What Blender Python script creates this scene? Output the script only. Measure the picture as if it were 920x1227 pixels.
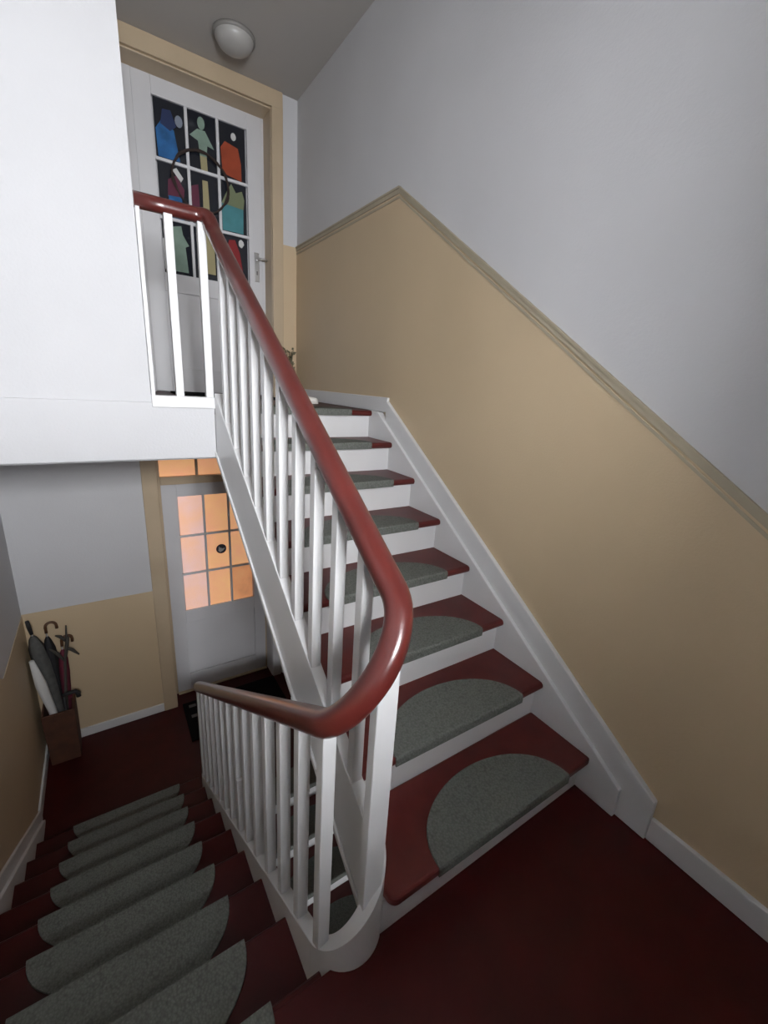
import bpy, math, random
from mathutils import Vector, Matrix
random.seed(7)
for o in list(bpy.data.objects): bpy.data.objects.remove(o)
S = bpy.context.scene
C = S.collection
PI = math.pi

# ------------------------------------------------------------------ camera
cd = bpy.data.cameras.new('camera'); cam = bpy.data.objects.new('camera', cd); C.objects.link(cam)
cd.sensor_fit = 'HORIZONTAL'; cd.sensor_width = 36.0; cd.lens = 505.4756/920*36; cd.clip_start = 0.02
yw, pt, ro = 0.5979, -0.2885, 0.0665
f = Vector((math.sin(yw)*math.cos(pt), math.cos(yw)*math.cos(pt), math.sin(pt)))
rt = Vector((math.cos(yw), -math.sin(yw), 0)); up = rt.cross(f)
r2 = rt*math.cos(ro)+up*math.sin(ro); u2 = -rt*math.sin(ro)+up*math.cos(ro)
M = Matrix((r2, u2, -f)).transposed().to_4x4(); M.translation = Vector((-1.5569, -0.6431, 1.6034))
cam.matrix_world = M
S.camera = cam

# ------------------------------------------------------------------ world: even overcast daylight, enters by the stair windows only
W = bpy.data.worlds.new('overcast_sky'); S.world = W; W.use_nodes = True
bg = W.node_tree.nodes['Background']; bg.inputs[0].default_value = (0.95, 0.965, 1.0, 1); bg.inputs[1].default_value = 152.0
S.view_settings.view_transform = 'Standard'; S.view_settings.look = 'None'
S.view_settings.gamma = 1; S.view_settings.use_curve_mapping = False
S.view_settings.exposure = 0.0

# ------------------------------------------------------------------ main dimensions
R, G, OV = 0.18, 0.2669, 0.036           # riser, going, nosing overhang
ST = 17*R                                 # storey height
XR, XL = 0.05, -2.24                      # side walls
YW, YB, YD = -1.40, 3.35, 3.53            # window wall, back wall, door leaves
ZL, ZU, ZC = -9*R, 8*R, 3.77              # lower landing, upper landing, ceiling
GD, YD0 = 0.2725, 0.058                   # going and first nosing of the flight down
XC, YC, RO, RI = -1.0875, 0.115, 0.1125, 0.0675   # curved string at the half landing
WINS = [(-1.84, -1.10, 1.66, 2.60), (-0.90, -0.40, 0.80-ST, 1.25-ST)]   # x0,x1,z0,z1; unseen openings, sized and placed for the light they give
WT = 0.78                                 # unseen window wall thickness, deepened to cut light on floor and near wall
for (a, b, c, d) in WINS:                 # sky portals in the two window openings
    l = bpy.data.lights.new('sky_portal', 'AREA'); l.shape = 'RECTANGLE'; l.size = b-a; l.size_y = d-c
    l.cycles.is_portal = True
    o = bpy.data.objects.new('sky_portal', l); C.objects.link(o)
    o.location = ((a+b)/2, YW-WT+0.02, (c+d)/2); o.rotation_euler = (PI/2, 0, 0)

# ------------------------------------------------------------------ materials
MATS = {}
def nd(nt, t, **k):
    n = nt.nodes.new(t)
    for a, b in k.items(): setattr(n, a, b)
    return n
def mat(name, col, rough=0.6, bump=None, var=None, coat=0, metal=0, emit=None, spec=None, col2=None, stretch=None):
    m = bpy.data.materials.new(name); m.use_nodes = True; nt = m.node_tree
    b = nt.nodes['Principled BSDF']
    b.inputs['Base Color'].default_value = (*col, 1); b.inputs['Roughness'].default_value = rough
    b.inputs['Metallic'].default_value = metal; b.inputs['Coat Weight'].default_value = coat
    if coat: b.inputs['Coat Roughness'].default_value = 0.12
    if spec is not None: b.inputs['Specular IOR Level'].default_value = spec
    tc = nd(nt, 'ShaderNodeTexCoord'); mp = nd(nt, 'ShaderNodeMapping')
    nt.links.new(tc.outputs['Object'], mp.inputs[0])
    if stretch: mp.inputs['Scale'].default_value = stretch
    if var or col2:
        sc, amt = var or (8, 0.1)
        nz = nd(nt, 'ShaderNodeTexNoise'); nz.inputs['Scale'].default_value = sc; nz.inputs['Detail'].default_value = 5
        nt.links.new(mp.outputs[0], nz.inputs['Vector'])
        rp = nd(nt, 'ShaderNodeValToRGB'); nt.links.new(nz.outputs['Fac'], rp.inputs[0])
        c2 = col2 or tuple(min(1, c*(1+amt)) for c in col)
        c1 = col if col2 else tuple(c*(1-amt) for c in col)
        rp.color_ramp.elements[0].position = 0.3; rp.color_ramp.elements[1].position = 0.7
        rp.color_ramp.elements[0].color = (*c1, 1); rp.color_ramp.elements[1].color = (*c2, 1)
        nt.links.new(rp.outputs[0], b.inputs['Base Color'])
        if emit:
            nt.links.new(rp.outputs[0], b.inputs['Emission Color'])
    if emit:
        b.inputs['Emission Strength'].default_value = emit
        if not (var or col2): b.inputs['Emission Color'].default_value = (*col, 1)
    if bump:
        sc, st, di = bump
        nz = nd(nt, 'ShaderNodeTexNoise'); nz.inputs['Scale'].default_value = sc; nz.inputs['Detail'].default_value = 3
        nt.links.new(mp.outputs[0], nz.inputs['Vector'])
        bp = nd(nt, 'ShaderNodeBump'); bp.inputs['Strength'].default_value = st; bp.inputs['Distance'].default_value = di
        nt.links.new(nz.outputs['Fac'], bp.inputs['Height']); nt.links.new(bp.outputs[0], b.inputs['Normal'])
    MATS[name] = m
    return m
mat('wall_white', (0.56, 0.56, 0.57), 0.9, bump=(90, 0.25, 0.004), var=(2.5, 0.02))
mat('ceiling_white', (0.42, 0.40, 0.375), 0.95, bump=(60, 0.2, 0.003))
mat('beige', (0.55, 0.43, 0.28), 0.42, spec=0.5, bump=(110, 0.3, 0.003), var=(2, 0.03))
mat('beige_trim', (0.38, 0.33, 0.24), 0.6, var=(6, 0.06))
mat('cream_frame', (0.47, 0.37, 0.25), 0.45, var=(5, 0.04))
mat('white_paint', (0.66, 0.66, 0.66), 0.38, bump=(30, 0.08, 0.003), var=(5, 0.025))
mat('door_white', (0.58, 0.58, 0.595), 0.4, var=(3, 0.03))
mat('lino_red', (0.040, 0.0035, 0.003), 0.45, spec=0.22, var=(7, 0.22), bump=(25, 0.05, 0.003))
mat('tread_red', (0.085, 0.013, 0.011), 0.4, spec=0.3, var=(9, 0.22), bump=(40, 0.06, 0.002))
mat('nosing_brown', (0.045, 0.012, 0.011), 0.35)
mat('rail_red', (0.085, 0.0135, 0.0105), 0.3, var=(5, 0.18), coat=0.45)
def carpet():
    m = mat('mat_grey', (0.150, 0.160, 0.146), 0.95, spec=0.1)
    nt = m.node_tree; b = nt.nodes['Principled BSDF']
    tc = nd(nt, 'ShaderNodeTexCoord')
    v = nd(nt, 'ShaderNodeTexVoronoi'); v.inputs['Scale'].default_value = 130
    nt.links.new(tc.outputs['Object'], v.inputs['Vector'])
    rp = nd(nt, 'ShaderNodeValToRGB'); nt.links.new(v.outputs['Distance'], rp.inputs[0])
    rp.color_ramp.elements[0].color = (0.170, 0.178, 0.162, 1); rp.color_ramp.elements[1].color = (0.095, 0.102, 0.090, 1)
    nt.links.new(rp.outputs[0], b.inputs['Base Color'])
    bp = nd(nt, 'ShaderNodeBump'); bp.inputs['Strength'].default_value = 0.6; bp.inputs['Distance'].default_value = 0.003; bp.invert = True
    nt.links.new(v.outputs['Distance'], bp.inputs['Height']); nt.links.new(bp.outputs[0], b.inputs['Normal'])
carpet()
mat('dark_glass', (0.012, 0.014, 0.02), 0.12, spec=0.6)  # darkness of the unlit hall behind is put into the pane colour
mat('doormat_black', (0.009, 0.009, 0.010), 1.0, spec=0.05, bump=(200, 0.8, 0.004))
mat('doormat_print', (0.11, 0.105, 0.10), 0.95)
mat('steel', (0.55, 0.55, 0.55), 0.3, metal=1)
mat('keyhole', (0.02, 0.02, 0.02), 0.5)
mat('lamp_glass', (0.40, 0.39, 0.37), 0.35)
mat('lamp_base', (0.24, 0.23, 0.215), 0.5)
mat('paper_blue', (0.019, 0.099, 0.260), 0.9, var=(14, 0.3))
mat('paper_navy', (0.019, 0.031, 0.087), 0.9)
mat('paper_pale_blue', (0.186, 0.211, 0.260), 0.9)
mat('paper_mint', (0.186, 0.260, 0.211), 0.9, var=(10, 0.15))
mat('paper_cream', (0.310, 0.273, 0.149), 0.9)
mat('paper_orange', (0.285, 0.050, 0.019), 0.9, var=(10, 0.2))
mat('paper_white', (0.540, 0.540, 0.525), 0.9)
mat('paper_teal', (0.062, 0.211, 0.236), 0.9, var=(10, 0.15))
mat('paper_olive', (0.161, 0.186, 0.105), 0.9)
mat('paper_purple', (0.099, 0.022, 0.043), 0.9)
mat('paper_red', (0.211, 0.019, 0.022), 0.9)
mat('wreath_twig', (0.03, 0.018, 0.015), 0.9)
mat('sticker_black', (0.02, 0.018, 0.03), 0.5)
mat('pot_terracotta', (0.075, 0.028, 0.014), 0.75, var=(12, 0.25))
mat('cloth_grey', (0.085, 0.085, 0.08), 0.85, var=(20, 0.2))
mat('cloth_black', (0.012, 0.012, 0.014), 0.7)
mat('cloth_crimson', (0.12, 0.012, 0.03), 0.7)
mat('roll_white', (0.62, 0.62, 0.60), 0.7)
mat('wood_brown', (0.10, 0.045, 0.02), 0.5)
mat('twig_grey', (0.05, 0.045, 0.038), 0.9)
mat('leaf_dry', (0.13, 0.12, 0.075), 0.9, var=(30, 0.3))
mat('vase_pink', (0.45, 0.33, 0.27), 0.5)
mat('shoe_white', (0.75, 0.73, 0.68), 0.6)
mat('shoe_sole', (0.60, 0.58, 0.54), 0.7)
mat('concrete_grey', (0.40, 0.40, 0.39), 0.9)
# frosted panes lit from the flat behind the lower door
def frosted(name, c1, c2):
    m = mat(name, c1, 0.35, col2=c2, var=(4.5, 0.2), emit=0.62, bump=(120, 0.6, 0.004))
    return m
frosted('frost_pink', (0.68, 0.46, 0.43), (0.80, 0.44, 0.28))
frosted('frost_orange', (0.76, 0.36, 0.20), (0.80, 0.44, 0.19))
frosted('frost_deep', (0.72, 0.33, 0.14), (0.50, 0.20, 0.09))
# clear window glass
m = bpy.data.materials.new('window_glass'); m.use_nodes = True; nt = m.node_tree; nt.nodes.remove(nt.nodes['Principled BSDF'])
tr = nd(nt, 'ShaderNodeBsdfTransparent'); gl = nd(nt, 'ShaderNodeBsdfGlossy'); gl.inputs['Roughness'].default_value = 0.02
mx = nd(nt, 'ShaderNodeMixShader'); mx.inputs[0].default_value = 0.06
nt.links.new(tr.outputs[0], mx.inputs[1]); nt.links.new(gl.outputs[0], mx.inputs[2]); nt.links.new(mx.outputs[0], nt.nodes['Material Output'].inputs[0])
MATS['window_glass'] = m

# ------------------------------------------------------------------ mesh helpers
class MB:
    def __init__(s): s.v = []; s.f = []; s.sm = []
    def add(s, vs, fs, smooth=False):
        o = len(s.v); s.v += [tuple(v) for v in vs]; s.f += [tuple(i+o for i in q) for q in fs]; s.sm += [smooth]*len(fs); return s
    def box(s, x0, x1, y0, y1, z0, z1):
        v = [(x, y, z) for z in (z0, z1) for y in (y0, y1) for x in (x0, x1)]
        return s.add(v, [(0,2,3,1),(4,5,7,6),(0,1,5,4),(2,6,7,3),(0,4,6,2),(1,3,7,5)])
    def prism(s, poly, axis, a, b, smooth_side=False):
        """poly: 2-D outline; axis 0 -> (y,z) extruded in x, 1 -> (x,z) in y, 2 -> (x,y) in z"""
        def P(p, h): return (h, p[0], p[1]) if axis == 0 else ((p[0], h, p[1]) if axis == 1 else (p[0], p[1], h))
        n = len(poly); v = [P(p, a) for p in poly]+[P(p, b) for p in poly]
        s.add(v, [tuple(range(n)), tuple(range(2*n-1, n-1, -1))])
        s.add(v, [(i, i+n, (i+1) % n+n, (i+1) % n) for i in range(n)], smooth_side); return s
    def sweep(s, pts, prof, up=Vector((0, 0, 1)), caps=True, scale=None):
        """closed 2-D profile (side, up) swept along a path"""
        n = len(prof); rings = []
        for i, p in enumerate(pts):
            a = Vector(pts[max(i-1, 0)]); b = Vector(pts[min(i+1, len(pts)-1)]); t = (b-a).normalized()
            sd = t.cross(up)
            if sd.length < 1e-4: sd = t.cross(Vector((0, 1, 0)))
            sd.normalize(); u = sd.cross(t)
            k = scale[i] if scale else 1
            rings += [Vector(p)+sd*q[0]*k+u*q[1]*k for q in prof]
        fs = [(i*n+j, i*n+(j+1) % n, (i+1)*n+(j+1) % n, (i+1)*n+j) for i in range(len(pts)-1) for j in range(n)]
        s.add(rings, fs, True)
        if caps: s.add(rings[:n], [tuple(range(n-1, -1, -1))]); s.add(rings[-n:], [tuple(range(n))])
        return s
    def tube(s, pts, r, n=8, scale=None):
        return s.sweep(pts, [(r*math.cos(2*PI*i/n), r*math.sin(2*PI*i/n)) for i in range(n)], scale=scale)
    def lathe(s, prof, c=(0, 0, 0), n=24, smooth=True):
        m = len(prof); v = [(c[0]+r*math.cos(2*PI*i/n), c[1]+r*math.sin(2*PI*i/n), c[2]+z) for i in range(n) for r, z in prof]
        return s.add(v, [(i*m+j, ((i+1) % n)*m+j, ((i+1) % n)*m+j+1, i*m+j+1) for i in range(n) for j in range(m-1)], smooth)
    def build(s, name, m, parent=None, bevel=0, seg=2):
        me = bpy.data.meshes.new(name); me.from_pydata(s.v, [], s.f); me.update()
        me.polygons.foreach_set('use_smooth', s.sm)
        me.materials.append(MATS[m]); me.validate()
        import bmesh
        bm = bmesh.new(); bm.from_mesh(me); bmesh.ops.remove_doubles(bm, verts=bm.verts, dist=1e-5)
        bmesh.ops.recalc_face_normals(bm, faces=bm.faces); bm.to_mesh(me); bm.free()
        o = bpy.data.objects.new(name, me); C.objects.link(o)
        if bevel:
            b = o.modifiers.new('bevel', 'BEVEL'); b.width = bevel; b.segments = seg; b.limit_method = 'ANGLE'; b.angle_limit = math.radians(50)
        if parent: put(o, parent)
        return o
def put(o, parent):
    o.parent = parent; o.matrix_parent_inverse = Matrix.Translation(parent.location).inverted() if parent.type == 'EMPTY' else Matrix()
def tag(o, label, cat, group=None):
    o['label'] = label; o['category'] = cat
    if group: o['group'] = group
    return o
def thing(name, label, cat, loc=(0, 0, 0), group=None):
    o = bpy.data.objects.new(name, None); C.objects.link(o); o.location = loc; o.empty_display_size = 0.1
    return tag(o, label, cat, group)
def struct(o, label=None):
    o['kind'] = 'structure'
    if label: o['label'] = label
    return o
def B(*a): return MB().box(*a)
def arc(cx, cy, r, a0, a1, n): return [(cx+r*math.cos(a0+(a1-a0)*i/n), cy+r*math.sin(a0+(a1-a0)*i/n)) for i in range(n+1)]
def nosU(y): return R+(R/G)*y                       # nosing line of the flight up
def nosD(y): return -(R/GD)*(y-YD0)                 # nosing line of the flight down

# ================================================================== THE SHELL
# right wall, white, with beige dado below a sloping border
ZB = -ST-0.3
wr = struct(B(XR, XR+0.2, YW-WT, YD+0.3, ZB, ZC+0.2).build('wall_right', 'wall_white'), 'white right stairwell wall above a beige painted dado')
DH = 1.28
ybu, ybd = 1.767, -0.37
dado = [(YW, DH-0.03), (ybd, DH-0.03), (ybu, ZU+DH), (YB, ZU+DH), (YB, ZU), (1.8, ZU), (-0.1, 0.0), (YW, 0.0)]
MB().prism(dado, 0, XR-0.004, XR+0.01).build('painted_dado', 'beige', wr)
dado2 = [(YW, DH-0.03-ST), (ybd, DH-0.03-ST), (1.767, ZL+DH), (YB, ZL+DH), (YB, ZL), (1.8, ZL), (-0.1, -ST), (YW, -ST)]
MB().prism(dado2, 0, XR-0.004, XR+0.01).build('painted_dado', 'beige', wr)
def band(pts, h0, h1, x0, x1, name, m, parent=None):
    poly = [(y, z+h1) for y, z in pts]+[(y, z+h0) for y, z in reversed(pts)]
    return MB().prism(poly, 0, x0, x1).build(name, m, parent)
line = [(YW, DH-0.03), (ybd, DH-0.03), (ybu, ZU+DH), (YB, ZU+DH)]
t1 = struct(band(line, -0.030, 0.002, XR-0.010, XR, 'trim_1', 'beige_trim'), 'slim moulded border along the top of the sloping beige dado')
band(line, -0.055, -0.042, XR-0.008, XR, 'lower_bead', 'beige_trim', t1)
band(line, -0.006, 0.006, XR-0.015, XR, 'upper_bead', 'beige_trim', t1)

# left wall and its dado
wl = struct(B(XL-0.2, XL, YW-WT, YD+0.3, ZB, ZC+0.2).build('wall_left', 'wall_white'), 'left stairwell wall beside the flight going down')
dl = [(YW, 1.28), (YD0+0.1, 1.28), (2.50, ZL+1.30), (YB, ZL+1.30), (YB, ZL), (2.3, ZL), (YD0, 0), (YW, 0)]
MB().prism(dl, 0, XL-0.01, XL+0.004).build('painted_dado', 'beige', wl)

# window wall behind the half landing, with two openings
ww = MB()
for a in [q for (x0, x1, z0, z1), (zb0, zb1) in zip(WINS, ((-0.12, ZC+0.2), (ZB, -0.12))) for q in ((XL, x0, zb0, zb1), (x1, XR, zb0, zb1), (x0, x1, z1, zb1), (x0, x1, zb0, z0))]:
    ww.box(a[0], a[1], YW-WT, YW, a[2], a[3])
struct(ww.build('wall_window', 'wall_white'), 'white window wall behind the half landing')
for i, (a, b, c, d) in enumerate(WINS):
    fr = MB(); yy0, yy1 = YW-WT+0.04, YW-WT+0.09
    for q in [(a, a+0.05, c, d), (b-0.05, b, c, d), (a, b, c, c+0.05), (a, b, d-0.05, d), ((a+b)/2-0.03, (a+b)/2+0.03, c, d)]:
        fr.box(q[0], q[1], yy0, yy1, q[2], q[3])
    w = struct(fr.build('window_%d' % (i+1), 'white_paint'), 'white casement window lighting the half landing' if i == 0 else 'white casement window lighting the storey below')
    for s in (0, 1):
        xa = a+0.05 if s == 0 else (a+b)/2+0.03; xb = (a+b)/2-0.03 if s == 0 else b-0.05
        B(xa, xb, yy0+0.02, yy0+0.026, c+0.05, d-0.05).build('pane', 'window_glass', w)
    B(a-0.05, b+0.05, YW-0.22, YW+0.06, c-0.035, c).build('window_sill', 'white_paint', w)

# ceiling
struct(B(XL, XR, YW, YB, ZC, ZC+0.2).build('ceiling', 'ceiling_white'), 'plain ceiling over the top landing')

# floors
def arcnotch(y):
    k = math.asin((YC-y)/RO); a = arc(XC, YC, RO+0.001, -k, -(PI-k), 14); return a
fl = [(XR, YW), (XR, OV+0.004)]+arcnotch(OV+0.004)+[(XL, OV+0.004), (XL, YW)]
struct(MB().prism(fl, 2, -0.24, 0.0).build('floor', 'lino_red'), 'dark red linoleum floor of the half landing')
struct(B(XL, XR, YW, OV+0.004, -ST-0.24, -ST).build('floor', 'lino_red'), 'half landing floor of the storey below')
struct(B(XL-0.2, XR+0.2, YW-WT, YD+0.3, ZB-0.1, ZB).build('floor', 'concrete_grey'), 'unseen grey slab added to seal the stairwell bottom from sky light')  # added below the view, keeps sky light from leaking up the shaft
LE = 1.868                                # landing edge
fu = struct(B(-1.33, XR, LE+0.06, YD+0.1, ZU-0.05, ZU).build('floor', 'lino_red'), 'dark red floor of the upper landing')
struct(B(XL, XR, LE+0.06, YB, ZU-0.30, ZU-0.05).build('ceiling', 'wall_white'), 'underside of the upper landing')
fd = [(XL, 2.20), (-1.19, 2.20), (-1.19, 2.165), (-1.02, 2.165), (-0.98, LE+0.06), (XR, LE+0.06), (XR, YD+0.1), (XL, YD+0.1)]
struct(MB().prism(fd, 2, ZL-0.25, ZL).build('floor', 'lino_red'), 'dark red linoleum floor of the lower landing')

# landing front beam, the upper enclosure wall and its return
struct(B(XL, -1.02, LE, LE+0.16, ZU-0.285, ZU+0.012).build('trim_2', 'wall_white', None, 0.006), 'white beam across the edge of the upper landing')
wf = MB().box(XL, -1.325, LE+0.018, LE+0.14, ZU+0.012, ZC).box(-1.445, -1.325, LE+0.14, YB+0.05, ZU-0.05, ZC)
struct(wf.build('wall_front', 'wall_white'), 'bright white wall closing off the upper landing')

# ------------------------------------------------------------------ back walls with the door niches
def back_wall(zf, zt, xf0, xf1, name, upper):
    m = MB()
    m.box(XL, xf0, YB, YD+0.3, zf-0.05, zt); m.box(xf1, XR, YB, YD+0.3, zf-0.05, zt)
    if upper: m.box(xf0, xf1, YB, YD+0.3, zf+2.225, zt)
    m.box(xf0, xf1, YD+0.06, YD+0.3, zf-0.05, zt)
    return m.build(name, 'wall_white')
struct(B(XL, XR, YB, YD+0.3, ZB, ZL-0.24).build('wall_back', 'wall_white'), 'wall under the lower landing')  # unseen, added to stop sky light leaking in beneath the landing
wb = struct(back_wall(ZL, ZU-0.05, -1.21, -0.21, 'wall_back', False), 'white wall with beige dado around the lower door')
B(XL, -1.31, YB-0.004, YB+0.01, ZL, ZL+1.31).build('painted_dado', 'beige', wb)
B(-0.1, XR, YB-0.004, YB+0.01, ZL, ZL+1.31).build('painted_dado', 'beige', wb)
wb2 = struct(back_wall(ZU, ZC+0.1, -1.25, -0.165, 'wall_back', True), 'wall around the upper flat door')
B(-0.09, XR, YB-0.004, YB+0.01, ZU, ZU+DH).build('painted_dado', 'beige', wb2)

# door frames: cream architraves round the niches (trim), reveals
def frame(n, zf, x0, x1, top, lab, wide=0.11):
    m = MB()
    m.box(x0-wide+(0.03 if zf > 0 else 0), x0+0.008, YB-0.022, YB+0.02, zf, top); m.box(x1-0.008, x1+wide*0.75, YB-0.022, YB+0.02, zf, top)
    m.box(x0-0.002, x0+0.012, YB, YD+0.06, zf, top); m.box(x1-0.012, x1+0.002, YB, YD+0.06, zf, top)
    if zf < 0:
        m = MB().box(x0-wide, x0+0.008, YB-0.022, YB+0.02, zf, top).box(x0-0.002, x0+0.012, YB, YD+0.06, zf, top)
        struct(MB().box(x1-0.008, x1+wide*0.75, YB-0.022, YB+0.02, zf, top).box(x1-0.012, x1+0.002, YB, YD+0.06, zf, top).build('trim_8', 'door_white', None, 0.004), 'white right-hand jamb of the lower door')
    if zf > 0:
        m.box(x0-wide+0.03, x1+wide*0.75, YB-0.022, YB+0.02, top, ZC-0.001); m.box(x0, x1, YB, YD+0.06, top-0.012, top)
    return struct(m.build('trim_%d' % n, 'cream_frame', None, 0.004), lab)
frame(3, ZL, -1.21, -0.21, ZU-0.30, 'cream architrave round the lower door')
frame(4, ZU, -1.25, -0.165, ZU+2.215, 'cream architrave round the upper door')

# ------------------------------------------------------------------ the two flat doors
def door(n, zf, x0, x1, gx0, gx1, gz0, gz1, ztop, label):
    d = struct(bpy.data.objects.new('door_%d' % n, None), label); C.objects.link(d); d.location = ((x0+x1)/2, YD, zf)
    leaf = MB()
    leaf.box(x0, gx0, YD, YD+0.04, zf+0.01, ztop); leaf.box(gx1, x1, YD, YD+0.04, zf+0.01, ztop)
    leaf.box(gx0, gx1, YD, YD+0.04, gz1, ztop)
    leaf.box(gx0, gx1, YD, YD+0.04, gz0-0.14, gz0); leaf.box(gx0, gx1, YD, YD+0.04, zf+0.01, zf+0.2)
    leaf.build('door_leaf', 'door_white', d, 0.004)
    B(gx0, gx1, YD+0.012, YD+0.03, zf+0.2, gz0-0.14).build('lower_panel', 'door_white', d, 0.003)
    bw = 0.011
    for i in (1, 2):
        x = gx0+(gx1-gx0)*i/3; B(x-bw, x+bw, YD, YD+0.035, gz0, gz1).build('glazing_bar', 'door_white', d, 0.003)
        z = gz0+(gz1-gz0)*i/3; B(gx0, gx1, YD+0.001, YD+0.034, z-bw, z+bw).build('glazing_bar', 'door_white', d, 0.003)
    for c in range(3):
        for rr in range(3):
            a, b = gx0+(gx1-gx0)*c/3, gx0+(gx1-gx0)*(c+1)/3; lo, hi = gz0+(gz1-gz0)*rr/3, gz0+(gz1-gz0)*(rr+1)/3
            mm = 'dark_glass' if zf > 0 else ('frost_pink' if c == 0 or (c == 1 and rr == 9) else ('frost_deep' if (c == 2 and rr == 0) else 'frost_orange'))
            B(a+bw, b-bw, YD+0.018, YD+0.024, lo+(bw if rr else 0), hi-(bw if rr < 2 else 0)).build('pane', mm, d)
    return d
d1 = door(1, ZU, -1.125, -0.195, -1.0, -0.315, 2.374, 3.53, 3.642, 'white flat door with nine dark panes holding paper figures')
d2 = door(2, ZL, -1.165, -0.235, -1.04, -0.352, -0.68, 0.504, 0.63, 'white flat door with nine glowing frosted orange panes')
# frame rebate between leaf and niche
struct(MB().box(-1.25, -1.125, YD, YD+0.05, ZU, ZU+2.22).box(-0.195, -0.165, YD, YD+0.05, ZU, ZU+2.22).box(-1.125, -0.195, YD, YD+0.05, 3.642, ZU+2.22).build('trim_5', 'door_white'), 'inner frame of the upper door')
tb = MB().box(-1.21, -1.165, YD, YD+0.05, ZL, ZU-0.3).box(-0.235, -0.21, YD, YD+0.05, ZL, ZU-0.3).box(-1.165, -0.235, YD-0.03, YD+0.05, 0.63, 0.70).box(-1.165, -0.235, YD, YD+0.05, 1.02, ZU-0.3)
struct(tb.build('trim_6', 'cream_frame'), 'inner frame and transom bar of the lower door')
tw = struct(MB().box(-0.865, -0.84, YD+0.005, YD+0.04, 0.70, 1.02).box(-0.55, -0.525, YD+0.005, YD+0.04, 0.70, 1.02).build('window_3', 'cream_frame'), 'glowing frosted fanlight above the lower door')
for a, b in [(-1.165, -0.865), (-0.84, -0.55), (-0.525, -0.235)]:
    B(a, b, YD+0.018, YD+0.024, 0.70, 1.02).build('pane', 'frost_orange', tw)
# door furniture
def handle(d, x, z):
    p = B(x-0.022, x+0.022, YD-0.008, YD+0.001, z-0.13, z+0.10).build('lock_plate', 'steel', d, 0.004)
    l = MB(); l.tube([(x, YD-0.004, z+0.045), (x, YD-0.05, z+0.045), (x+0.02, YD-0.058, z+0.045), (x+0.12, YD-0.058, z+0.042)], 0.009, 10)
    l.build('lever', 'steel', p)
    B(x-0.004, x+0.004, YD-0.0095, YD-0.007, z-0.075, z-0.045).build('keyhole', 'keyhole', p)
handle(d1, -0.252, 2.555)
struct(B(-1.165, -0.235, YD-0.03, YD+0.05, ZL, ZL+0.012).build('trim_7', 'cream_frame'), 'pale threshold of the lower door')

# ------------------------------------------------------------------ baseboards
bb = struct(B(XR-0.02, XR, YW, -0.245, 0, 0.10).build('baseboard_right', 'white_paint', None, 0.004), 'white baseboard along the half landing')
struct(B(XR-0.022, XR, 1.735, YB, ZU, ZU+0.095).build('baseboard_right', 'white_paint', None, 0.004), 'white baseboard along the upper landing')
struct(B(XL, -1.32, YB-0.018, YB, ZL, ZL+0.085).build('baseboard_back', 'white_paint', None, 0.004), 'white baseboard under the beige wall by the lower door')
struct(B(XL, XL+0.018, 2.6, YB, ZL, ZL+0.085).build('baseboard_left', 'white_paint', None, 0.004), 'white baseboard on the left wall of the lower landing')
struct(B(-0.11, XR, YB-0.018, YB, ZL, ZL+0.085).build('baseboard_back', 'white_paint', None, 0.004), 'short white baseboard right of the lower door')
struct(B(-0.085, XR-0.022, YB-0.018, YB, ZU, ZU+0.085).build('baseboard_back', 'white_paint', None, 0.004), 'short white baseboard right of the upper door')

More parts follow.
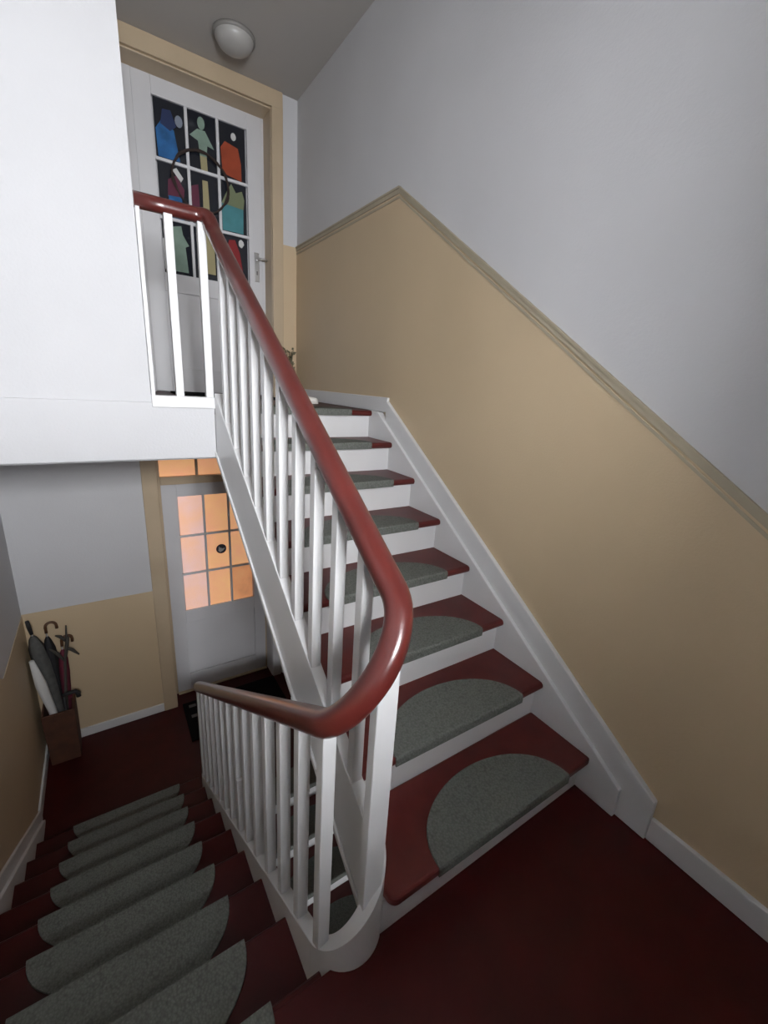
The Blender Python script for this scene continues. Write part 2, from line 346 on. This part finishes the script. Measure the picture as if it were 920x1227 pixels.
# ================================================================== STAIRS
TT = 0.036
def tread_prof(y0, y1, z, front):           # front = +1 nosing at y1, -1 nosing at y0
    r = TT/2; pts = []
    if front < 0:
        pts = [(y1, z-TT), (y1, z)]+[(y0+r-r*math.sin(PI*i/6), z-r+r*math.cos(PI*i/6)) for i in range(7)]
    else:
        pts = [(y0, z-TT), (y0, z)]+[(y1-r+r*math.sin(PI*i/6), z-r+r*math.cos(PI*i/6)) for i in range(7)]
    return pts
XA, XB = -0.976, 0.002                     # treads of the right-hand flights
def flight_up(zo, label, group):
    s = thing('staircase', label, 'staircase', (-0.5, 0.9, zo), group)
    for k in range(1, 9):
        y0 = (k-1)*G; y1 = k*G+OV if k < 8 else LE+0.065
        xa = XA if k > 1 else -1.0
        if k == 1:                      # first tread reaches the curved string with a rounded corner
            o_ = [(XB, 0.0), (XB, y1), (XA, y1), (XA, 0.10), (xa-0.002, 0.05)]+arc(xa+0.03, 0.03, 0.03, PI, 1.5*PI, 6)
            b_ = MB().prism(o_, 2, zo+R-TT, zo+R).build('tread', 'tread_red', s, 0.010, 3)
        else: MB().prism(tread_prof(y0, y1, zo+k*R, -1), 0, xa, XB).build('tread', 'tread_red', s)
        B(XA if k > 1 else -1.006, XB, y0+OV, y0+OV+0.02, zo+(k-1)*R-(TT if k > 1 else 0), zo+k*R-TT).build('riser', 'white_paint', s)
    def sl(y, h): return (y, zo+nosU(y)+h)
    yE = 1.80
    MB().prism([(-0.13, zo), sl(-0.13, 0.042), sl(yE, 0.042), (LE+0.06, zo+ZU+0.001), (LE+0.06, zo+ZU-0.26), sl(yE, -0.33), (0.3, zo)], 0, 0.0, XR-0.0045).build('wall_string', 'white_paint', s, 0.003)
    MB().prism([(-0.245, zo), sl(-0.245, 0.165), sl(1.735, 0.165), sl(1.735, -0.05), sl(-0.05, -0.05), (-0.06, zo)], 0, 0.020, XR-0.0045).build('skirting_board', 'white_paint', s, 0.004)
    MB().prism([sl(YC, -0.275), sl(YC, 0.07), sl(LE, 0.07), sl(LE, -0.275)], 0, -1.02, -0.975).build('outer_string', 'white_paint', s, 0.003)
    MB().prism([sl(YC+0.02, -0.278), sl(YC+0.02, -0.250), sl(LE, -0.250), sl(LE, -0.278)], 0, -1.030, -1.02).build('string_bead', 'white_paint', s, 0.003)
    MB().prism([sl(0.32, -0.26), sl(0.32, -0.235), sl(LE+0.06, -0.235), sl(LE+0.06, -0.26)], 0, XA, XB).build('soffit', 'white_paint', s)
    return s
su = flight_up(0, 'flight of oxblood steps with white risers climbing to the upper door', 'stair flights')
sd2 = flight_up(-ST, 'lower flight of dark steps glimpsed through the stairwell gap', 'stair flights')
B(-1.034, -1.02, 0.62, 0.70, 0.378, 0.388).build('joint_batten', 'white_paint', su)
# flight down
sd = thing('staircase', 'flight of dark red steps descending to the lower landing', 'staircase', (-1.7, 1.2, ZL), 'stair flights')
DA, DB = -2.202, -1.199
for j in range(9):
    yj = YD0+GD*j; z = -R*j
    y0 = OV+0.004 if j == 0 else yj-GD-OV-0.02
    if j == 0: MB().prism([(0.0401, -TT), (0.0401, 0.0), (0.05, 0), (YD0, -0.008), (YD0, -0.028), (0.05, -TT)], 0, DA, DB).build('tread', 'lino_red', sd)
    else: MB().prism(tread_prof(y0, yj, z, 1), 0, DA, DB).build('tread', 'lino_red', sd)
    yr = yj-OV if j else OV+0.003
    B(DA, DB, yr-0.02 if j else yr, yr if j else yr+0.01, z-R, z-TT).build('riser', 'white_paint', sd)
def sd_(y, h): return (y, nosD(y)+h)
MB().prism([sd_(YD0-0.05, 0.0), sd_(YD0-0.05, 0.05), sd_(2.48, 0.05), (2.56, ZL+0.02), (2.56, ZL), (2.1, ZL-0.1), sd_(YD0-0.05, -0.33)], 0, XL+0.0045, -2.20).build('wall_string', 'white_paint', sd, 0.003)
MB().prism([(YD0-0.15, 0.0), (YD0-0.15, 0.10), (YD0, 0.13), sd_(2.6, 0.135), (2.6, ZL), (2.2, ZL), (YD0, -0.1)], 0, XL+0.0045, -2.218).build('skirting_board', 'white_paint', sd, 0.004)
YE2 = 2.05
MB().prism([sd_(YC, -0.28), sd_(YC, 0.06), sd_(YE2, 0.06), sd_(YE2, -0.28)], 0, -1.20, -1.155).build('outer_string', 'white_paint', sd, 0.003)
MB().prism([sd_(0.35, -0.28), sd_(0.35, -0.255), sd_(2.15, -0.255), sd_(2.15, -0.28)], 0, DA, DB).build('soffit', 'white_paint', sd)
# curved string joining the two flights at the half landing, and its mirror at the lower landing
def curve_string(yc, sgn, zr, zl, kr, kl, depth, parent, h=28):
    """zr/zl: top heights at right/left end, kr/kl: dz/ds slopes there going right->left"""
    L = PI*0.09; v = []
    for i in range(h+1):
        t = i/h; th = PI*t
        h00 = 2*t**3-3*t**2+1; h10 = t**3-2*t**2+t; h01 = -2*t**3+3*t**2; h11 = t**3-t**2
        zt = h00*zr+h10*L*kr+h01*zl+h11*L*kl
        for rr in (RO, RI):
            x = XC+rr*math.cos(th); y = yc-sgn*rr*math.sin(th)
            v += [(x, y, zt), (x, y, zt-depth)]
    fs = []
    for i in range(h):
        a = i*4; b = a+4
        fs += [(a, b, b+1, a+1), (a+2, a+3, b+3, b+2), (a, a+2, b+2, b), (a+1, b+1, b+3, a+3)]
    m = MB().add(v, fs, True); m.add(v[:4], [(0, 1, 3, 2)]); m.add(v[-4:], [(0, 2, 3, 1)])
    o = m.build('curved_string', 'white_paint', parent)
    e = o.modifiers.new('edge', 'EDGE_SPLIT'); e.split_angle = math.radians(50)
    return o
kU, kD = R/G, R/GD
curve_string(YC, 1, nosU(YC)+0.07, nosD(YC)+0.06, -kU, -kD, 0.345, su)
ztop_low = nosD(YE2)+0.06
yl = YE2
curve_string(yl, -1, -ST+nosU(LE)+0.09, ztop_low, 0.3, 0.3, 0.34, sd)
B(-1.02, -0.975, LE, yl, ZL-0.25, ZL+0.08).build('string_end', 'white_paint', sd)

# ================================================================== BALUSTRADE (one continuous handrail)
bl = thing('stair_balustrade', 'white square balusters under a glossy red-brown handrail sweeping round the stairwell', 'railing', (XC, YC, 0))
HU, HD, XU, XDN = 0.87, 0.845, -0.998, -1.1775
def rail_prof(w, h, n=20):
    return [(w*math.copysign(abs(math.cos(2*PI*i/n))**0.85, math.cos(2*PI*i/n)), h*math.copysign(abs(math.sin(2*PI*i/n))**0.85, math.sin(2*PI*i/n))) for i in range(n)]
def smooth_path(ctrl, n=8):
    out = []
    for i in range(len(ctrl)-1):
        p0 = Vector(ctrl[max(i-1, 0)]); p1 = Vector(ctrl[i]); p2 = Vector(ctrl[i+1]); p3 = Vector(ctrl[min(i+2, len(ctrl)-1)])
        for k in range(n):
            t = k/n
            out.append(0.5*((2*p1)+(p2-p0)*t+(2*p0-5*p1+4*p2-p3)*t*t+(3*p1-p0-3*p2+p3)*t**3))
    out.append(Vector(ctrl[-1])); return out
LZ = 2.348; YR = LE+0.02
path = [Vector((-1.326, YR, LZ)), Vector((-1.2, YR, LZ)), Vector((-1.10, YR, LZ))]
cor = smooth_path([(-1.10, YR, LZ), (-1.05, YR-0.002, LZ), (-1.012, YR-0.028, LZ-0.008), (XU, YR-0.08, nosU(YR-0.08)+HU), (XU, YR-0.16, nosU(YR-0.16)+HU)], 6)
path += cor[1:]
ytop = YR-0.16
for i in range(1, 13):
    y = ytop+(YC+0.06-ytop)*i/12; path.append(Vector((XU, y, nosU(y)+HU)))
zr, zl = nosU(YC)+HU, nosD(YC)+HD; L = PI*0.09
for i in range(0, 25):
    t = i/24; th = PI*t
    h00 = 2*t**3-3*t**2+1; h10 = t**3-2*t**2+t; h01 = -2*t**3+3*t**2; h11 = t**3-t**2
    path.append(Vector((XC+0.09*math.cos(th), YC-0.09*math.sin(th), h00*zr+h10*L*(-kU)+h01*zl+h11*L*(-kD))))
for i in range(1, 13):
    y = YC+(2.05-YC)*i/12; path.append(Vector((XDN, y, nosD(y)+HD)))
# turn over the well end at the lower landing and on down the next flight
zr2, zl2 = -ST+nosU(1.95)+HU, nosD(2.05)+HD
for i in range(1, 17):
    t = i/16; th = PI*(1-t)
    path.append(Vector((XC+0.09*math.cos(th), 2.05+0.06*math.sin(th), zl2+(zr2-zl2)*(3*t*t-2*t**3)*0.75-0.10*t)))
for i in range(1, 9):
    y = 2.0-1.7*i/8; path.append(Vector((-0.998, y, -ST+nosU(y)+HU)))
MB().sweep(path, rail_prof(0.035, 0.033)).build('handrail', 'rail_red', bl)

def slope_bal(x, y, zb, zt, ks, kt, w=0.018, name='baluster', wx=None):
    wx = wx or w
    m = MB(); v = []
    for (dx, dy) in ((-wx, -w), (wx, -w), (wx, w), (-wx, w)): v += [(x+dx, y+dy, zb+ks*dy), (x+dx, y+dy, zt+kt*dy)]
    m.add(v, [(0, 2, 3, 1), (2, 4, 5, 3), (4, 6, 7, 5), (6, 0, 1, 7), (0, 6, 4, 2), (1, 3, 5, 7)])
    return m.build(name, 'white_paint', bl, 0.002, 1)
for i in range(10):
    y = 0.246+0.159*i
    slope_bal(XU, y, nosU(y)+0.068, nosU(y)+HU-0.012, kU, kU)
for i in range(14):
    y = 0.095+0.15*i
    b = slope_bal(XDN, y, nosD(y)+0.058, nosD(y)+HD-0.012, -kD, -kD)
    if i == 6:
        B(XDN-0.019, XDN+0.019, y-0.036, y-0.017, nosD(y)+0.085, nosD(y)+0.40).build('mending_strip', 'white_paint', b)
slope_bal(-1.052, 0.042, 0.12, 0.985, 0, 0, 0.016, 'newel_post', 0.030)
slope_bal(-1.314, YR, ZU+0.045, LZ-0.012, 0, 0, 0.019, 'baluster', 0.009)
for x in (-1.188, -1.040):
    slope_bal(x, YR, ZU+0.045, LZ-0.012, 0, 0, 0.019)
B(-1.325, -1.02, LE-0.012, LE+0.055, ZU-0.012, ZU+0.047).build('kerb_rail', 'white_paint', bl, 0.003)
for i in range(11):
    y = 0.246+0.159*i
    slope_bal(XU, y, -ST+nosU(y)+0.068, -ST+nosU(y)+HU-0.012, kU, kU)

# ================================================================== STAIR MATS
def mat_mesh(sgn):
    """half-round carpet mat; straight edge with a turned-down lip at y=0; body towards +y (sgn=1) or -y"""
    n = 24; a, b, th = 0.332, 0.222, 0.007
    out = [(a*math.cos(PI*i/n), sgn*(b*math.sin(PI*i/n)**0.95+0.002)) for i in range(n+1)]
    m = MB(); k = len(out)
    v = [(x, y, th) for x, y in out]+[(x*1.004, y*1.004, 0.0005) for x, y in out]
    m.add(v, [tuple(range(k))]); m.add(v, [(i, i+1, i+1+k, i+k) for i in range(k-1)])
    lip = [(0.0, th), (-0.006*sgn, th-0.002), (-0.0095*sgn, th-0.010), (-0.0095*sgn, -0.034), (-0.003*sgn, -0.034), (-0.003*sgn, 0.0005), (0.0, 0.0005)]
    m.prism([(p[0]+0.002*sgn, p[1]) for p in lip], 0, -a, a)
    return m
protoU = mat_mesh(1).build('stair_mat', 'mat_grey'); protoD = mat_mesh(-1).build('stair_mat', 'mat_grey')
usedp = set()
def place_mat(proto, loc, label, group):
    o = proto
    if proto.name in usedp: o = proto.copy(); C.objects.link(o)
    else: usedp.add(proto.name)
    o.location = loc; o.rotation_euler.z = random.uniform(-0.012, 0.012)
    tag(o, label, 'stair mat', group)
ORD = ['first', 'second', 'third', 'fourth', 'fifth', 'sixth', 'seventh']
for k in range(1, 9):
    lab = ('grey half-round carpet mat on the %s red step above the half landing' % ORD[k-1]) if k < 8 else 'grey half-round carpet mat on the top step at the upper landing'
    place_mat(protoU, (-0.486+random.uniform(-0.008, 0.008), (k-1)*G+0.001, k*R), lab, 'mats on the flight up')
for j in range(0, 9):
    lab = 'dim grey carpet mat at the half landing edge where the descending flight starts' if j == 0 else (('dim grey carpet mat on the %s step of the descending flight' % ORD[j-1]) if j < 8 else 'dim grey carpet mat on the lowest step of the descending flight')
    place_mat(protoD, (-1.672+random.uniform(-0.008, 0.008), YD0+GD*j-0.001, -R*j), lab, 'mats on the flight down')
for k in range(4, 9):
    lab = 'dark carpet mat on the lower flight, ' + ('at the lower landing edge' if k == 8 else '%s step below the lower landing' % ORD[7-k]) 
    place_mat(protoU, (-0.486, (k-1)*G+0.001, -ST+k*R), lab, 'mats on the flight below')

# ================================================================== DOORMATS
dm = thing('doormat', 'black doormat with pale marks before the lower door', 'doormat', (-0.68, 3.05, ZL))
B(-1.16, -0.22, 2.80, 3.33, ZL+0.0005, ZL+0.014).build('mat_body', 'doormat_black', dm, 0.004)
for y in (3.11, 3.26): B(-1.11, -1.045, y-0.02, y+0.02, ZL+0.0142, ZL+0.0155).build('print_mark', 'doormat_print', dm)
tag(B(-1.05, -0.30, 2.82, 3.32, ZU+0.0005, ZU+0.018).build('doormat', 'doormat_black', None, 0.004), 'black doormat lying before the upper flat door', 'doormat')

# ================================================================== PAPER FIGURES ON THE UPPER DOOR
def pane_box(c, r):                          # r = 0 top row
    gx0, gx1, gz0, gz1 = -1.0, -0.315, 2.374, 3.53
    return gx0+(gx1-gx0)*c/3, gx0+(gx1-gx0)*(c+1)/3, gz1-(gz1-gz0)*(r+1)/3, gz1-(gz1-gz0)*r/3
def cut(parent, c, r, pts, m, name, lift=0.0):
    a, b, lo, hi = pane_box(c, r)
    poly = [(a+(b-a)*u, lo+(hi-lo)*w) for u, w in pts]
    o = MB().prism(poly, 1, YD+0.0155-lift, YD+0.0172-lift).build(name, m); o.parent = parent; o.matrix_parent_inverse = Matrix.Translation(parent.location).inverted(); return o
def blob(cx, cy, rx, ry, n=12, j=0.0): return [(cx+rx*(1+random.uniform(-j, j))*math.cos(2*PI*i/n), cy+ry*(1+random.uniform(-j, j))*math.sin(2*PI*i/n)) for i in range(n)]
def figure(c, r, label, parts):
    a, b, lo, hi = pane_box(c, r)
    t = thing('paper_figure', label, 'paper cutout', ((a+b)/2, YD+0.017, lo), 'paper figures on the upper door panes')
    for i, (nm, mm, pts) in enumerate(parts): cut(t, c, r, pts, mm, nm, 0.0018*i)
robe = [(0.12, 0.06), (0.10, 0.45), (0.28, 0.66), (0.62, 0.70), (0.78, 0.40), (0.80, 0.06)]
figure(0, 0, 'blue robed paper figure with a white head on a dark pane', [('robe', 'paper_blue', [(0.10, 0.05), (0.07, 0.5), (0.25, 0.66), (0.62, 0.55), (0.76, 0.05)]), ('hood', 'paper_navy', [(0.22, 0.60), (0.30, 0.84), (0.55, 0.86), (0.70, 0.62), (0.5, 0.52)]), ('head', 'paper_pale_blue', blob(0.78, 0.72, 0.12, 0.10))])
figure(1, 0, 'mint green paper figure with spread arms above a cream strip', [('candle', 'paper_cream', [(0.42, 0.02), (0.40, 0.30), (0.62, 0.30), (0.64, 0.02)]), ('wings', 'paper_mint', [(0.10, 0.58), (0.35, 0.72), (0.60, 0.72), (0.88, 0.45), (0.66, 0.48), (0.62, 0.28), (0.40, 0.28), (0.36, 0.52)]), ('head', 'paper_mint', blob(0.48, 0.83, 0.12, 0.11))])
figure(2, 0, 'orange cloaked paper figure with a small white head', [('cloak', 'paper_orange', [(0.14, 0.10), (0.10, 0.55), (0.25, 0.68), (0.70, 0.62), (0.80, 0.35), (0.80, 0.04)]), ('head', 'paper_white', blob(0.55, 0.80, 0.09, 0.07))])
figure(0, 1, 'purple and blue paper figure with a white cap', [('robe', 'paper_purple', [(0.30, 0.40), (0.34, 0.70), (0.60, 0.80), (0.84, 0.58), (0.80, 0.42)]), ('skirt', 'paper_blue', [(0.34, 0.02), (0.32, 0.42), (0.74, 0.44), (0.76, 0.02)]), ('cap', 'paper_white', [(0.48, 0.88), (0.62, 0.93), (0.82, 0.78), (0.74, 0.70)])])
figure(1, 1, 'tall cream paper strip beside a dark purple patch', [('candle', 'paper_cream', [(0.42, 0.0), (0.44, 0.86), (0.62, 0.86), (0.66, 0.0)]), ('purple_patch', 'paper_purple', [(0.06, 0.28), (0.06, 0.7), (0.30, 0.76), (0.32, 0.3)])])  # purple piece is a plain dark cutout left of the strip
figure(2, 1, 'teal and olive paper figure with raised arms', [('tunic', 'paper_teal', [(0.08, 0.05), (0.06, 0.55), (0.84, 0.55), (0.82, 0.05)]), ('shirt', 'paper_olive', [(0.06, 0.55), (0.20, 0.72), (0.42, 0.95), (0.58, 0.80), (0.80, 0.86), (0.88, 0.70), (0.84, 0.52)])])
figure(0, 2, 'pale mint paper figure in a pointed cloak', [('cloak', 'paper_mint', [(0.26, 0.06), (0.28, 0.50), (0.36, 0.66), (0.38, 0.88), (0.66, 0.92), (0.70, 0.76), (0.88, 0.58), (0.76, 0.54), (0.82, 0.06)]), ('staff', 'paper_white', [(0.06, 0.06), (0.04, 0.62), (0.12, 0.66), (0.16, 0.06)])])
figure(1, 2, 'lower end of a cream paper strip on a bottom pane', [('candle', 'paper_cream', [(0.44, 0.12), (0.44, 1.0), (0.74, 1.0), (0.76, 0.12)])])
figure(2, 2, 'red cloaked paper figure with a white patch', [('cloak', 'paper_red', [(0.10, 0.04), (0.14, 0.6), (0.28, 0.88), (0.50, 0.90), (0.66, 0.66), (0.76, 0.3), (0.78, 0.04)]), ('bundle', 'paper_white', blob(0.72, 0.84, 0.10, 0.08, 10, 0.2))])
# wreath hoop hung on the door
wm = MB(); cx, cz, rr = -0.685, 3.065, 0.205
for q in range(3):
    pts = []
    for i in range(49):
        a = 2*PI*i/48; w = 0.006*math.sin(a*(5+q)+q*2)
        pts.append((cx+(rr+w+0.003*q)*math.cos(a), YD-0.012+0.004*math.sin(a*7+q), cz+(rr+w)*math.sin(a)))
    wm.tube(pts, 0.0055, 6)
tag(wm.build('wreath', 'wreath_twig'), 'thin dark twig hoop wreath hung on the upper door', 'wreath')

# round sticker with a white bird on the lower door
sx, sz = -0.665, -0.075
st = thing('sticker', 'round black sticker with a white bird on the glowing pane', 'sticker', (sx, YD+0.017, sz))
v = [(sx+0.05*math.cos(2*PI*i/24), sz+0.05*math.sin(2*PI*i/24)) for i in range(24)]
MB().prism(v, 1, YD+0.0155, YD+0.0175).build('disc', 'sticker_black', st)
bird = [(-0.030, -0.018), (-0.012, -0.034), (0.016, -0.022), (0.036, 0.004), (0.020, 0.004), (0.004, 0.002), (-0.002, 0.016), (-0.010, 0.006), (-0.022, 0.030), (-0.026, 0.002)]
MB().prism([(sx+a, sz+b) for a, b in bird], 1, YD+0.014, YD+0.0154).build('bird', 'paper_white', st)

# ================================================================== CEILING LAMP
lp = thing('ceiling_lamp', 'round white glass ceiling lamp, unlit, above the upper landing', 'lamp', (-0.545, 2.98, ZC))
MB().lathe([(0, 0), (0.135, 0), (0.135, -0.02), (0.0, -0.02)], (-0.545, 2.98, ZC), 32).build('lamp_base', 'lamp_base', lp)
MB().lathe([(0.122, -0.02)]+[(0.122*math.cos(a*PI/16), -0.02-0.075*math.sin(a*PI/16)) for a in range(1, 8)]+[(0.0, -0.095)], (-0.545, 2.98, ZC), 32).build('glass_dome', 'lamp_glass', lp)

# ================================================================== UMBRELLA STAND IN THE LOWER CORNER
def tapered(x0, x1, y0, y1, z0, z1, k):
    cx, cy = (x0+x1)/2, (y0+y1)/2; v = []
    for z, s in ((z0, k), (z1, 1)):
        v += [(cx+(x-cx)*s, cy+(y-cy)*s, z) for x, y in ((x0, y0), (x1, y0), (x1, y1), (x0, y1))]
    return v
pz0, pz1 = ZL, ZL+0.50
px0, px1, py0, py1 = -2.205, -1.985, 3.09, 3.31
v = tapered(px0, px1, py0, py1, pz0+0.001, pz1, 0.92)+tapered(px0+0.015, px1-0.015, py0+0.015, py1-0.015, pz0+0.03, pz1, 0.92)
ub = MB().add(v, [(0, 3, 2, 1), (0, 1, 5, 4), (1, 2, 6, 5), (2, 3, 7, 6), (3, 0, 4, 7), (8, 9, 10, 11), (8, 12, 13, 9), (9, 13, 14, 10), (10, 14, 15, 11), (11, 15, 12, 8), (4, 5, 13, 12), (5, 6, 14, 13), (6, 7, 15, 14), (7, 4, 12, 15)])
tag(ub.build('umbrella_stand', 'pot_terracotta', None, 0.004), 'square terracotta stand on the lower landing, full of umbrellas and sticks', 'umbrella stand')
def umbrella(p0, p1, rad, m, label, crook=None, strap=None):
    t = thing('umbrella', label, 'umbrella', p0, 'umbrellas in the terracotta stand')
    a, b = Vector(p0), Vector(p1); n = 10; L = (b-a).length
    pr = [(0.10, 0.15), (0.3, 0.50), (0.55, 0.85), (0.76, 1.0), (0.88, 0.85), (0.95, 0.45), (0.97, 0.2)]
    pl = []; nf = 14
    for (s, w) in pr:
        c = a+(b-a)*s
        pl.append((c, w))
    prof = [((rad*(1+0.22*math.cos(i*PI))) * math.cos(2*PI*i/nf), (rad*(1+0.22*math.cos(i*PI)))*math.sin(2*PI*i/nf)) for i in range(nf)]
    MB().sweep([c for c, w in pl], prof, scale=[w for c, w in pl]).build('canopy', m, t)
    MB().tube([a, a+(b-a)*0.5, b], 0.006, 8).build('shaft', 'steel', t)
    d = (b-a).normalized()
    if crook == 'hook':
        sd = Vector((1, 0.1, 0)); pts = [b]
        for i in range(9): pts.append(b+d*(0.05+0.035*math.sin(PI*i/8))+sd*0.035*(1-math.cos(PI*i/8)))
        pts.append(pts[-1]-d*0.03)
        MB().tube(pts, 0.011, 8).build('handle', 'wood_brown', t)
    else:
        MB().tube([b-d*0.02, b+d*0.05, b+d*0.10], 0.014, 10, scale=[0.8, 1.1, 0.9]).build('handle', 'cloth_black', t)
    if strap:
        c = a+(b-a)*strap
        MB().sweep([c-d*0.015, c+d*0.015], [(rad*1.25*math.cos(2*PI*i/12), rad*1.25*math.sin(2*PI*i/12)) for i in range(12)]).build('strap', 'cloth_crimson', t)
zb = ZL+0.04
umbrella((-2.05, 3.22, zb), (-2.185, 3.24, -0.42), 0.050, 'cloth_grey', 'grey furled umbrella leaning toward the left wall', None)
umbrella((-2.08, 3.27, zb), (-2.10, 3.29, -0.48), 0.040, 'cloth_black', 'dark furled umbrella standing upright with hooked wooden handle', 'hook')
umbrella((-2.06, 3.26, zb), (-2.01, 3.24, -0.60), 0.030, 'cloth_crimson', 'crimson furled umbrella beside the dry branch', 'hook', 0.5)
# black short stick with a sideways grip
ws = thing('walking_stick', 'black stick with a sideways grip poking out of the terracotta stand', 'stick', (-2.04, 3.15, zb))
MB().tube([(-2.05, 3.15, zb), (-2.045, 3.145, -1.2), (-2.04, 3.13, -1.0)], 0.012, 8).build('shaft', 'cloth_black', ws)
MB().tube([(-2.05, 3.13, -0.99), (-2.01, 3.125, -0.98), (-1.96, 3.12, -0.975), (-1.945, 3.12, -1.0), (-1.945, 3.12, -1.03)], 0.017, 8, scale=[0.9, 1, 1, 1.2, 1.1]).build('grip', 'cloth_black', ws)
tag(MB().tube([(-2.10, 3.17, zb), (-2.135, 3.16, -1.12), (-2.172, 3.15, -0.85), (-2.20, 3.145, -0.62)], 0.033, 14, scale=[0.6, 0.85, 1.15, 0.5]).build('paper_roll', 'roll_white'), 'white rolled paper leaning in the stand against the left wall', 'paper roll')
# dry branch
br = thing('dry_branch', 'dry grey branch with side twigs standing in the terracotta stand', 'branch', (-2.04, 3.22, zb))
MB().tube([(-2.07, 3.2, zb), (-2.03, 3.18, -1.0), (-2.0, 3.17, -0.7), (-1.965, 3.16, -0.5), (-1.955, 3.16, -0.38)], 0.012, 8, scale=[1, 1, 0.9, 0.7, 0.4]).build('stem', 'twig_grey', br)
for p, q in [((-2.0, 3.17, -0.7), (-2.08, 3.15, -0.55)), ((-1.98, 3.165, -0.58), (-1.90, 3.15, -0.66)), ((-1.97, 3.16, -0.52), (-2.03, 3.14, -0.44)), ((-1.99, 3.17, -0.66), (-1.95, 3.15, -0.48))]:
    MB().tube([p, ((p[0]+q[0])/2, p[1]-0.01, (p[2]+q[2])/2+0.015), q], 0.010, 6, scale=[1, 1.4, 0.5]).build('twig', 'twig_grey', br)

# ================================================================== SMALL THINGS ON THE UPPER LANDING
vz = ZU
vs = thing('flower_vase', 'slim pinkish vase with dried brown sprigs in the upper landing corner', 'vase', (-0.045, 3.26, vz))
MB().lathe([(0.0, 0.001), (0.045, 0.001), (0.055, 0.06), (0.05, 0.14), (0.028, 0.20), (0.032, 0.23), (0.024, 0.23), (0.02, 0.19), (0.0, 0.17)], (-0.045, 3.26, vz), 20).build('vase_body', 'vase_pink', vs)
for i in range(16):
    a = random.uniform(0, 2*PI); h = random.uniform(0.26, 0.45); r = random.uniform(0.01, 0.05)
    tip = (-0.045+r*math.cos(a), 3.26+min(0.06, r*math.sin(a)), vz+h)
    sp = MB().tube([(-0.045, 3.26, vz+0.18), tip], 0.003, 5)
    for k in range(5):
        t = 0.45+0.12*k; c = Vector((-0.045, 3.26, vz+0.18)).lerp(Vector(tip), t)
        d = Vector((random.uniform(-1, 1), random.uniform(-1, 0.3), random.uniform(0.2, 1))).normalized()*0.040; s = d.orthogonal().normalized()*0.013
        sp.add([c, c+d*0.5+s, c+d, c+d*0.5-s], [(0, 1, 2, 3)])
    sp.build('sprig', 'leaf_dry', vs)
def shoe(x, y, rz, label):
    t = thing('shoe', label, 'shoe', (x, y, ZU))
    t.rotation_euler.z = rz
    n = 16
    def outl(s, k=1.0): return (0.13*math.cos(s)*k, (0.045*k if math.cos(s) > 0 else 0.036*k)*math.sin(s))
    sole = MB().prism([outl(2*PI*i/n) for i in range(n)], 2, 0.001, 0.020).build('sole', 'shoe_sole'); sole.parent = t
    up_ = MB(); rings = []
    for (k, z) in ((0.97, 0.020), (0.95, 0.035), (0.86, 0.055)):
        for i in range(n):
            xx, yy = outl(2*PI*i/n, k); lift = 0.03*max(0, -xx/0.13)*((z-0.02)/0.035)
            rings.append((xx, yy, z+lift-(0.012*max(0, xx/0.13) if z > 0.05 else 0)))
    up_.add(rings, [(r*n+i, r*n+(i+1) % n, (r+1)*n+(i+1) % n, (r+1)*n+i) for r in range(2) for i in range(n)], True)
    top = [(p[0], p[1], p[2]) for p in rings[2*n:]]
    up_.add(top, [tuple(range(n))], True)
    u = up_.build('upper', 'shoe_white'); u.parent = t
    c = MB().prism([(-0.09+0.05*math.cos(2*PI*i/10), 0.022*math.sin(2*PI*i/10)) for i in range(10)], 2, 0.078, 0.084).build('opening', 'keyhole'); c.parent = t
    for q in (0.01, 0.03, 0.05): 
        l = B(q-0.004, q+0.004, -0.02, 0.02, 0.050, 0.058).build('lace', 'shoe_sole'); l.parent = t
shoe(-0.24, 2.52, -0.25, 'white low shoe left on the upper landing behind the top step')
